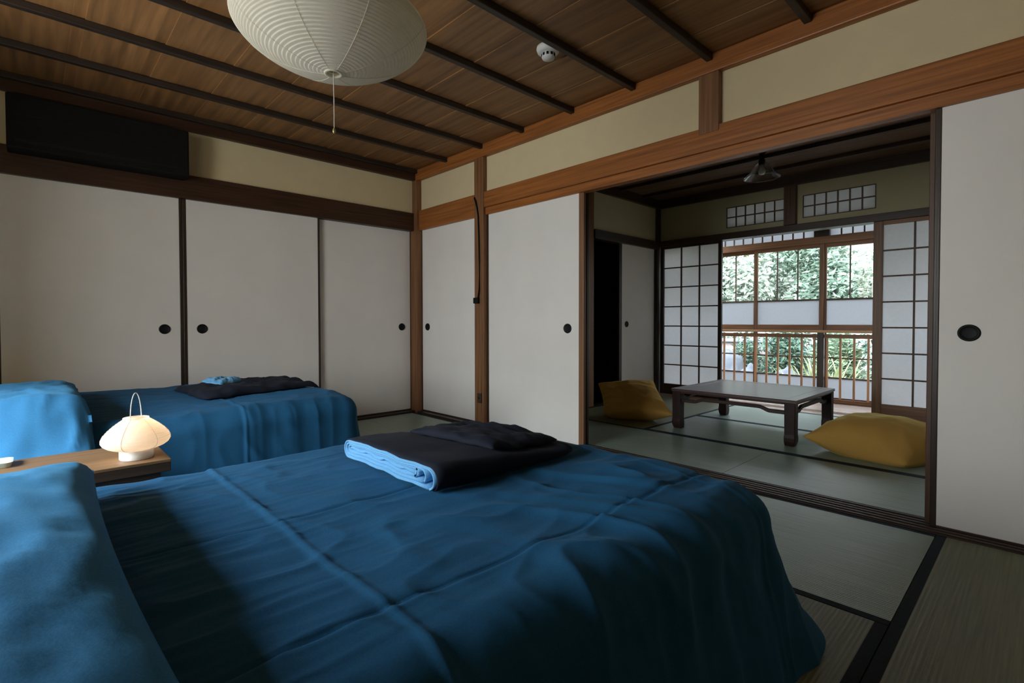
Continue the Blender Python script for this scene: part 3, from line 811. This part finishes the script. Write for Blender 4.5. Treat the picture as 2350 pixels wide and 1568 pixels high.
for k in range(8):
    a = 2*PI*k/8 + .72
    tube(bm, [(cx+(r+.0006)*math.cos(a), cy+(r+.0006)*math.sin(a), z) for r, z in prof[::6]], .0008, 4)
obj('seam', bm, M['washi'], sh)
bm = bmesh.new(); tube(bm, [(cx,cy,zlow+.013),(cx-.002,cy+.002,1.65),(cx-.002,cy+.002,1.545)], .0017, 8)
cd = obj('pull_cord', bm, M['cordw'], lt)
bm = bmesh.new(); lathe(bm, [(.0001,-.010),(.0045,-.007),(.006,.0),(.004,.008),(.0001,.012)], (cx-.002,cy+.002,1.537), 16)
obj('bead', bm, M['brass'], cd, smooth=True)
bm = bmesh.new(); tube(bm, [(cx,cy,zlow+.014),(cx,cy,2.345)], .003, 8)
lathe(bm, [(.0001,2.335),(.035,2.335),(.04,2.35),(.04,2.3735),(.0001,2.3735)], (cx,cy,0), 24)
obj('hanging_cord', bm, M['black'], lt)

# smoke detector
sx, sy = 2.437, -.752
sd = thing('smoke_detector', (sx, sy, 2.372), 'round white smoke detector on the ceiling beside a batten', 'smoke detector')
bm = bmesh.new(); lathe(bm, [(.062,2.372),(.064,2.36),(.058,2.344),(.045,2.338),(.0001,2.337)], (sx,sy,0), 40)
obj('housing', bm, M['white'], sd, smooth=True)
bm = bmesh.new(); lathe(bm, [(.036,2.337),(.036,2.318),(.031,2.309),(.0001,2.307)], (sx,sy,0), 32)
obj('sensor_cap', bm, M['white'], sd, smooth=True)
bm = bmesh.new()
for k in range(10):
    a = 2*PI*k/10
    b = box(-.006, .006, .0345, .0375, 2.319, 2.333)
    bmesh.ops.transform(b, matrix=Matrix.Translation((sx,sy,0)) @ Matrix.Rotation(a,4,'Z'), verts=b.verts)
    me = bpy.data.meshes.new('tmp'); b.to_mesh(me); b.free(); bm.from_mesh(me); bpy.data.meshes.remove(me)
obj('vent_slot', bm, M['black'], sd)

# black unit above closet
ac = thing('wall_unit', (.09, -2.42, 1.98), 'black box unit mounted high on the closet wall under the ceiling', 'wall unit')
obj('housing', box(.031, .185, -2.895, -1.985, 1.905, 2.222), M['black'], ac, bevel=.01)
obj('louvre', box((.1851,.188,-2.86,-2.02,1.94,1.96),(.1851,.188,-2.86,-2.02,2.05,2.055),(.1851,.188,-2.86,-2.02,2.10,2.105)), M['pull'], ac)

# cord and switch on the post
ws = thing('light_switch', (.985, -.05, 1.07), 'black switch box with cord running up the wooden post', 'switch')
obj('box', box(.954, 1.012, -.068, -.0405, 1.045, 1.095), M['black'], ws, bevel=.005)
bm = bmesh.new(); tube(bm, [(1.0,-.05,1.09),(1.012,-.047,1.16),(1.013,-.046,1.4),(1.008,-.046,1.6),(1.0,-.046,1.78),(.984,-.047,1.86),(.968,-.05,1.915),(.950,-.046,1.94),(.94,-.036,1.95)], .007, 8)
obj('cord', bm, M['black'], ws, smooth=True)
wo = thing('wall_socket', (1.01, -.05, .24), 'dark wall socket low on the wooden post', 'socket')
obj('plate', box(.985, 1.035, -.052, -.0405, .20, .285), M['bench_edge'], wo, bevel=.004)
obj('outlet', box((1.000,1.006,-.0535,-.0515,.235,.25),(1.014,1.020,-.0535,-.0515,.235,.25)), M['black'], wo)

# ------------------------------------------------------------------ low table in the second room
tx0, tx1, ty0, ty1, tz = 2.155, 3.105, 1.085, 2.045, .332
tb = thing('low_table', ((tx0+tx1)/2, (ty0+ty1)/2, 0), 'dark red brown low wooden table with curved stretchers', 'table')
obj('tabletop', box((tx0,tx1,ty0,ty1,tz-.022,tz-.004),(tx0,tx1,ty0,ty0+.075,tz-.004,tz),(tx0,tx1,ty1-.075,ty1,tz-.004,tz),(tx0,tx0+.075,ty0+.0755,ty1-.0755,tz-.004,tz),
    (tx1-.075,tx1,ty0+.0755,ty1-.0755,tz-.004,tz),(tx0+.078,tx1-.078,ty0+.078,ty1-.078,tz-.004,tz-.0004)), M['table'], tb, bevel=.0015)
obj('apron', box((tx0+.03,tx1-.03,ty0+.010,ty0+.030,tz-.036,tz-.022),(tx0+.03,tx1-.03,ty1-.030,ty1-.010,tz-.036,tz-.022),(tx0+.010,tx0+.030,ty0+.03,ty1-.03,tz-.036,tz-.022),(tx1-.030,tx1-.010,ty0+.03,ty1-.03,tz-.036,tz-.022)), M['table_d'], tb, bevel=.002)
def leg(x, y, sx, sy):
    bm = bmesh.new(); rings = []
    for z, s, o in ((tz-.022,.036,0),(.20,.0355,0),(.12,.035,0),(.085,.035,.0005),(.06,.0375,.001),(.035,.037,.0),(.012,.033,-.003),(.0012,.030,-.004)):
        ox, oy = x + sx*o, y + sy*o
        rings.append([bm.verts.new(p) for p in ((ox-s,oy-s,z),(ox+s,oy-s,z),(ox+s,oy+s,z),(ox-s,oy+s,z))])
    for a, b in zip(rings, rings[1:]):
        for k in range(4): bm.faces.new((a[k], b[k], b[(k+1)%4], a[(k+1)%4]))
    bm.faces.new(rings[0]); bm.faces.new(rings[-1][::-1])
    return bm
for x, y, sx, sy in ((tx0+.042,ty0+.042,-1,-1),(tx1-.042,ty0+.042,1,-1),(tx0+.042,ty1-.042,-1,1),(tx1-.042,ty1-.042,1,1)):
    obj('leg', leg(x, y, sx, sy), M['table_z'], tb, bevel=.004)
def stretcher(p, q):
    P, Q = Vector(p), Vector(q); d = Q-P; s = Vector((d.y,-d.x,0)).normalized()*.011
    bm = bmesh.new(); rings = []
    for i in range(41):
        t = i/40
        k = min(max((t-.14)/.10, 0), 1) * min(max((.86-t)/.10, 0), 1); k = k*k*(3-2*k)
        z = .234 + .024*k
        c = P + d*t
        rings.append([bm.verts.new((c.x+a*s.x, c.y+a*s.y, z+b*.013)) for a, b in ((-1,-1),(1,-1),(1,1),(-1,1))])
    for a, b in zip(rings, rings[1:]):
        for k in range(4): bm.faces.new((a[k], b[k], b[(k+1)%4], a[(k+1)%4]))
    bm.faces.new(rings[0]); bm.faces.new(rings[-1][::-1])
    return bm
e = .042
for p, q in (((tx0+.07,ty0+e,0),(tx1-.07,ty0+e,0)),((tx0+.07,ty1-e,0),(tx1-.07,ty1-e,0)),((tx0+e,ty0+.07,0),(tx0+e,ty1-.07,0)),((tx1-e,ty0+.07,0),(tx1-e,ty1-.07,0))):
    obj('stretcher', stretcher(p, q), M['table_d'], tb, bevel=.003)

# ------------------------------------------------------------------ floor cushions
def bag(name, P, up, down, label, seed, ex=.62):
    """cushion sewn from two square panels: P = four corners in order"""
    P = [Vector(p) for p in P]; n = 48
    N = (P[2]-P[0]).cross(P[3]-P[1]).normalized()
    if N.z < 0: N = -N
    bm = bmesh.new(); T = []; B = []
    for i in range(n+1):
        rt, rb = [], []
        for j in range(n+1):
            u, v = i/n, j/n
            c = P[0]*(1-u)*(1-v) + P[1]*u*(1-v) + P[2]*u*v + P[3]*(1-u)*v
            uu, vv = 2*u-1, 2*v-1
            # edges pull in between the corners
            ctr = (P[0]+P[1]+P[2]+P[3])/4
            pin = .07*(abs(uu)**4*(1-vv*vv) + abs(vv)**4*(1-uu*uu))
            c = c.lerp(ctr, pin)
            k = (max(0,1-uu*uu)**ex)*(max(0,1-vv*vv)**ex)
            w = .020*fbm(u*2.2, v*2.2, seed)*k + .036*max(0, ridge(noise.noise(Vector((u*4+v*2, v*5-u, seed+4)))))*k*(1-k)*1.6
            a = c + N*(up*k + w); b = c - N*(down*k)
            if a.z < .004: a.z = .004
            if b.z < .001: b.z = .001
            rt.append(bm.verts.new(a))
            rb.append(rt[-1] if i in (0,n) or j in (0,n) else bm.verts.new(b))
        T.append(rt); B.append(rb)
    for i in range(n):
        for j in range(n):
            bm.faces.new((T[i][j], T[i+1][j], T[i+1][j+1], T[i][j+1])); bm.faces.new((B[i][j], B[i][j+1], B[i+1][j+1], B[i+1][j]))
    o = obj(name, bm, M['mustard'], smooth=True, base=(sum(p.x for p in P)/4, sum(p.y for p in P)/4, 0))
    return tag(o, label, 'cushion', 'mustard floor cushions')
bag('floor_cushion', [(3.17,1.01,.105),(3.74,.98,.025),(4.02,1.50,.04),(3.36,1.74,.10)], .205, .14, 'large mustard floor cushion lying right of the low table', 2.5, .52)
bag('floor_cushion', [(1.53,1.00,.03),(2.14,1.16,.09),(1.70,1.57,.315),(1.36,1.14,.30)], .085, .20, 'mustard floor cushion propped up left of the low table', 8.2, .5)

# glass pendant of the second room
gx, gy = 2.60, 1.80
gl = thing('pendant_lamp', (gx, gy, 2.372), 'clear glass pendant lamp on the ceiling above the low table', 'lamp')
bm = bmesh.new(); lathe(bm, [(.035,2.372),(.035,2.345),(.020,2.335),(.020,2.285),(.026,2.28),(.026,2.245),(.0001,2.243)], (gx,gy,0), 24)
obj('socket', bm, M['black'], gl, smooth=True)
gp = [(.030,2.262),(.045,2.255),(.062,2.235),(.078,2.205),(.098,2.175),(.122,2.152),(.142,2.135),(.146,2.128)]
shell([(r,z) for r,z in gp] + [(r-.003,z-.001) for r,z in gp[::-1]], (gx,gy,0), 64, 'glass_shade', M['lampglass'], gl)
bm = bmesh.new(); lathe(bm, [(.0001,2.243),(.014,2.24),(.020,2.215),(.030,2.19),(.028,2.168),(.016,2.155),(.0001,2.152)], (gx,gy,0), 24)
obj('bulb', bm, M['bulb'], gl, smooth=True)

# ------------------------------------------------------------------ garden
struct('ground', box(-14, 14, 4.2, 30, -.75, -.70), M['ground'], 'garden ground beyond the veranda', 'ground')
def foliage(bm, c, rad, n, size, rnd, flat=.6, elong=1.0):
    for _ in range(n):
        while True:
            p = Vector((rnd.uniform(-1,1), rnd.uniform(-1,1), rnd.uniform(-1,1)))
            l = p.length
            if l < 1 and (l > .45 or rnd.random() < .3): break
        cl = .75 + .45*noise.noise(p*2.4 + Vector(c))
        p = Vector((c[0]+p.x*rad[0]*cl, c[1]+p.y*rad[1]*cl, c[2]+p.z*rad[2]*cl))
        s = size*rnd.uniform(.6, 1.4)
        q = Matrix.Rotation(rnd.uniform(0,2*PI),4,'Z') @ Matrix.Rotation(rnd.gauss(0,flat),4,'X') @ Matrix.Rotation(rnd.gauss(0,flat),4,'Y')
        v = [bm.verts.new(p + q @ Vector(k)) for k in ((-s*elong,0,0),(0,-s*.42,s*.10),(s*elong,0,-s*.1),(0,s*.42,s*.10))]
        bm.faces.new(v)
def tree(name, x, y, trunk_h, tr, blobs, n, size, lm, label, cat, group, seed, zg=-.70, lean=0):
    rnd = random.Random(seed)
    t = thing(name, (x, y, zg), label, cat, group)
    bm = bmesh.new()
    tube(bm, [(x + lean*k/6 + .04*math.sin(k*1.9+seed), y + .03*math.cos(k*1.3), zg + (trunk_h-zg)*k/6) for k in range(7)], [tr*(1-.09*k) for k in range(7)], 10)
    for _ in range(5):
        b = rnd.choice(blobs); z0 = zg + (trunk_h-zg)*rnd.uniform(.6,.95)
        tube(bm, [(x+lean*.8, y, z0), ((x+b[0])/2, (y+b[1])/2, (z0+b[2])/2+.1), (b[0], b[1], b[2])], [tr*.45, tr*.3, tr*.12], 7)
    obj('trunk', bm, M['bark'], t, smooth=True)
    bm = bmesh.new()
    for b in blobs:
        foliage(bm, b[:3], b[3:6], n//len(blobs), size, rnd)
    o = obj('foliage', bm, lm, t)
    return t
GT = 'trees beyond the garden windows'
tree('garden_tree', -1.3, 9.8, 2.0, .11, [(-1.9,9.8,2.2,1.1,.7,.9),(-.9,9.7,1.8,1.0,.7,.9),(-1.4,9.9,3.0,1.2,.7,.8)], 5400, .085, LEAF[1], 'pale leafy tree filling the leftmost garden window', 'tree', GT, 1)
tree('garden_tree', .7, 11.5, 2.2, .12, [(.2,11.5,2.6,1.2,.8,.9),(.8,11.3,1.7,1.1,.8,.8),(-.3,11.6,3.3,1.1,.8,.7)], 6000, .085, LEAF[0], 'dense green tree in the middle garden window', 'tree', GT, 2)
tree('garden_tree', 2.3, 10.2, 1.8, .09, [(1.95,10.2,1.9,.85,.6,.75),(2.5,10.1,1.4,.8,.6,.7)], 2400, .075, LEAF[1], 'thin tree with sky showing through in the right garden window', 'tree', GT, 3)
tree('garden_tree', -3.4, 12.5, 2.4, .13, [(-3.4,12.5,2.6,1.5,1.1,1.2),(-2.4,12.6,3.4,1.4,1.1,1.0)], 3800, .10, LEAF[3], 'yellowish tree behind the pale leafy tree', 'tree', GT, 4)
tree('garden_tree', 1.4, 14.5, 3.0, .14, [(.4,14.5,1.7,1.6,1.2,1.2),(2.4,14.7,1.6,1.6,1.2,1.2),(-1.2,14.6,3.6,1.9,1.2,1.3),(-1.5,14.4,2.2,1.7,1.0,1.3)], 7600, .12, LEAF[1], 'tall pale tree farthest back in the garden', 'tree', GT, 5)
GS = 'shrubs in the garden'
def shrub(x, y, rad, n, size, lm, label, seed, zg=-.70):
    rnd = random.Random(seed)
    t = thing('garden_shrub', (x, y, zg), label, 'shrub', GS)
    bm = bmesh.new(); foliage(bm, (x, y, zg+rad[2]*.95), rad, n, size, rnd); obj('foliage', bm, lm, t)
    bm = bmesh.new()
    for k in range(4):
        a = k*1.6; tube(bm, [(x,y,zg),(x+rad[0]*.3*math.cos(a), y+rad[1]*.3*math.sin(a), zg+rad[2]*1.0)], .015, 6)
    obj('stem', bm, M['bark'], t)
shrub(.78, 7.9, (.5,.45,.85), 2600, .055, LEAF[4], 'deep green shrub behind the railing post', 11)
shrub(1.82, 7.4, (.5,.45,.80), 2600, .055, LEAF[5], 'green shrub behind the long leaved clump', 12)
shrub(-.1, 8.4, (.4,.3,.7), 1800, .055, LEAF[4], 'green shrub beside the grey trunk', 13)
# hedge closing the back of the garden
rnd = random.Random(21)
t = thing('garden_hedge', (.6, 9.25, -.70), 'dark clipped hedge running behind the shrubs and the pale wall', 'hedge')
bm = bmesh.new()
for k in range(12):
    foliage(bm, (-3.0+.62*k, 9.3, .12), (.55,.20,.92), 640, .05, rnd)
obj('foliage', bm, LEAF[4], t)
for k in range(12):
    bm = bmesh.new(); tube(bm, [(-3.0+.62*k, 9.3, -.70), (-2.97+.62*k, 9.28, .3)], .02, 6)
    obj('stem', bm, M['bark'], t)
# long-leaved clump
rnd = random.Random(5)
t = thing('leafy_clump', (1.95, 6.2, -.70), 'clump of long arching leaves low in the right garden window', 'plant')
bm = bmesh.new()
for k in range(70):
    a = rnd.uniform(0, 2*PI); L_ = rnd.uniform(.45, .85); w = rnd.uniform(.012, .022); h = rnd.uniform(.6, 1.05)
    bx_, by_ = 1.95 + rnd.uniform(-.35,.3), 6.2 + rnd.uniform(-.15,.15)
    prev = None
    for i in range(8):
        s = i/7; d = L_*s*.8; z = -.70 + h*math.sin(min(1.0, s*.75)*PI*.66)*1.05
        wd = w*(1-s**2)+.001
        c = Vector((bx_+d*math.cos(a), by_+d*math.sin(a), z)); n_v = Vector((-math.sin(a), math.cos(a), 0))*wd
        cur = (bm.verts.new(c-n_v), bm.verts.new(c+n_v))
        if prev: bm.faces.new((prev[0], prev[1], cur[1], cur[0]))
        prev = cur
obj('leaf_blades', bm, LEAF[6], t)
# rocks
for k, (x, y, sx_, sy_, sz_, lab) in enumerate(((.15,6.9,.36,.3,.54,'largest grey garden rock behind the leftmost balusters'),(.70,6.45,.20,.22,.42,'small grey garden rock left of the shrubs'),
        (1.26,6.6,.24,.24,.43,'grey garden rock below the deep green shrub'),(-.75,7.3,.30,.26,.5,'grey garden rock behind the left paper screen edge'))):
    bm = bmesh.new(); bmesh.ops.create_icosphere(bm, subdivisions=4, radius=1)
    for v in bm.verts:
        v.co *= 1 + .22*fbm(v.co.x*1.3+k*7, v.co.y*1.3, v.co.z*1.3, 4)
        v.co = Vector((x+v.co.x*sx_, y+v.co.y*sy_, -.70 + max(-.02, (v.co.z*.9+.75)*sz_*1.15)))
    tag(obj('garden_rock', bm, M['rock'], smooth=True, base=(x,y,-.70)), lab, 'rock', 'garden rocks')
gw = thing('garden_wall', (-.6, 8.9, -.70), 'low pale wall with dark coping at the left end of the garden', 'wall', kind='thing')
obj('wall_body', box(-3.2, .25, 8.85, 9.0, -.70, .42), M['gwall'], gw)
obj('coping', box(-3.25, .30, 8.78, 9.07, .42, .50), M['tile'], gw, bevel=.02)

# ------------------------------------------------------------------ light
wd = bpy.data.worlds.new('sky'); SC.world = wd; wd.use_nodes = True
nt = wd.node_tree; nt.nodes.clear(); L = nt.links
out = mk(nt, 'ShaderNodeOutputWorld'); bg = mk(nt, 'ShaderNodeBackground')
tc = mk(nt, 'ShaderNodeTexCoord'); sp_ = mk(nt, 'ShaderNodeSeparateXYZ'); L.new(tc.outputs['Generated'], sp_.inputs[0])
# bright side of the overcast sky lies behind the house (towards -y)
mr = mk(nt, 'ShaderNodeMapRange', interpolation_type='SMOOTHSTEP'); mr.inputs['From Min'].default_value = -.15; mr.inputs['From Max'].default_value = .75
ng = mk(nt, 'ShaderNodeMath', operation='MULTIPLY'); ng.inputs[1].default_value = -1
L.new(sp_.outputs['Y'], ng.inputs[0]); L.new(ng.outputs[0], mr.inputs['Value'])
mr.inputs['To Min'].default_value = 2.0; mr.inputs['To Max'].default_value = 16.5
zr = mk(nt, 'ShaderNodeMapRange', interpolation_type='SMOOTHSTEP'); zr.inputs['From Min'].default_value = -.12; zr.inputs['From Max'].default_value = .10
zr.inputs['To Min'].default_value = .8; zr.inputs['To Max'].default_value = 1
L.new(sp_.outputs['Z'], zr.inputs['Value'])
mu = mk(nt, 'ShaderNodeMath', operation='MULTIPLY'); L.new(mr.outputs[0], mu.inputs[0]); L.new(zr.outputs[0], mu.inputs[1])
zn = mk(nt, 'ShaderNodeMapRange', interpolation_type='SMOOTHSTEP'); zn.inputs['From Min'].default_value = .18; zn.inputs['From Max'].default_value = .75
zn.inputs['To Min'].default_value = 1; zn.inputs['To Max'].default_value = 6.0     # overcast sky, brightest overhead
L.new(sp_.outputs['Z'], zn.inputs['Value'])
mz = mk(nt, 'ShaderNodeMath', operation='MULTIPLY'); L.new(mu.outputs[0], mz.inputs[0]); L.new(zn.outputs[0], mz.inputs[1])
cr = mk(nt, 'ShaderNodeValToRGB'); cr.color_ramp.elements[0].position = .0; cr.color_ramp.elements[1].position = .7
cr.color_ramp.elements[0].color = (.98,.985,1.0,1); cr.color_ramp.elements[1].color = (.78,.87,1.0,1)
L.new(sp_.outputs['Z'], cr.inputs['Fac'])
L.new(cr.outputs[0], bg.inputs['Color']); L.new(mz.outputs[0], bg.inputs['Strength']); L.new(bg.outputs[0], out.inputs['Surface'])

def portal(name, loc, rot, sx, sy):
    l = bpy.data.lights.new(name, 'AREA'); l.shape = 'RECTANGLE'; l.size = sx; l.size_y = sy; l.cycles.is_portal = True
    o = bpy.data.objects.new(name, l); COL.objects.link(o); o.location = loc; o.rotation_euler = rot
portal('window_daylight_back', ((WX0+WX1)/2, YB-.12, (WZ0+WZ1)/2), (PI/2, 0, 0), WX1-WX0, WZ1-WZ0)
portal('window_daylight_garden', (2.6, GY+.10, 1.1), (-PI/2, 0, 0), 4.6, 2.25)
l = bpy.data.lights.new('lamp_glow', 'POINT'); l.energy = .23; l.color = (1.0, .66, .34); l.shadow_soft_size = .018
o = bpy.data.objects.new('lamp_glow', l); COL.objects.link(o); o.location = (lx, ly, lz+.092)

# ------------------------------------------------------------------ camera
f, px, py, yaw, pitch, roll = 1164.08, 1167.74, 761.91, math.radians(46.677), .02, -.0015
cam = bpy.data.cameras.new('camera'); co = bpy.data.objects.new('camera', cam); COL.objects.link(co)
fw = Vector((-math.sin(yaw), math.cos(yaw), 0)); rt = Vector((math.cos(yaw), math.sin(yaw), 0)); up = Vector((0,0,1))
F = fw*math.cos(pitch) - up*math.sin(pitch); U = up*math.cos(pitch) + fw*math.sin(pitch)
R2 = rt*math.cos(roll) + U*math.sin(roll); U2 = U*math.cos(roll) - rt*math.sin(roll)
mtx = Matrix((R2, U2, -F)).transposed().to_4x4(); mtx.translation = (4.3041, -2.8087, .89)
co.matrix_world = mtx
cam.sensor_fit = 'HORIZONTAL'; cam.sensor_width = 36; cam.lens = f*36/2350
cam.shift_x = (2350/2 - px)/2350; cam.shift_y = (py - 1568/2)/2350
cam.clip_start = .02
SC.camera = co
vs = SC.view_settings
SC.display_settings.display_device = 'sRGB'
vs.view_transform = 'Standard'; vs.look = 'None'; vs.exposure = 0; vs.gamma = 1; vs.use_curve_mapping = False
cy = SC.cycles
cy.use_denoising = True
cy.max_bounces = 10; cy.diffuse_bounces = 6; cy.transmission_bounces = 8; cy.transparent_max_bounces = 12
cy.sample_clamp_indirect = 6
cy.caustics_reflective = False; cy.caustics_refractive = False
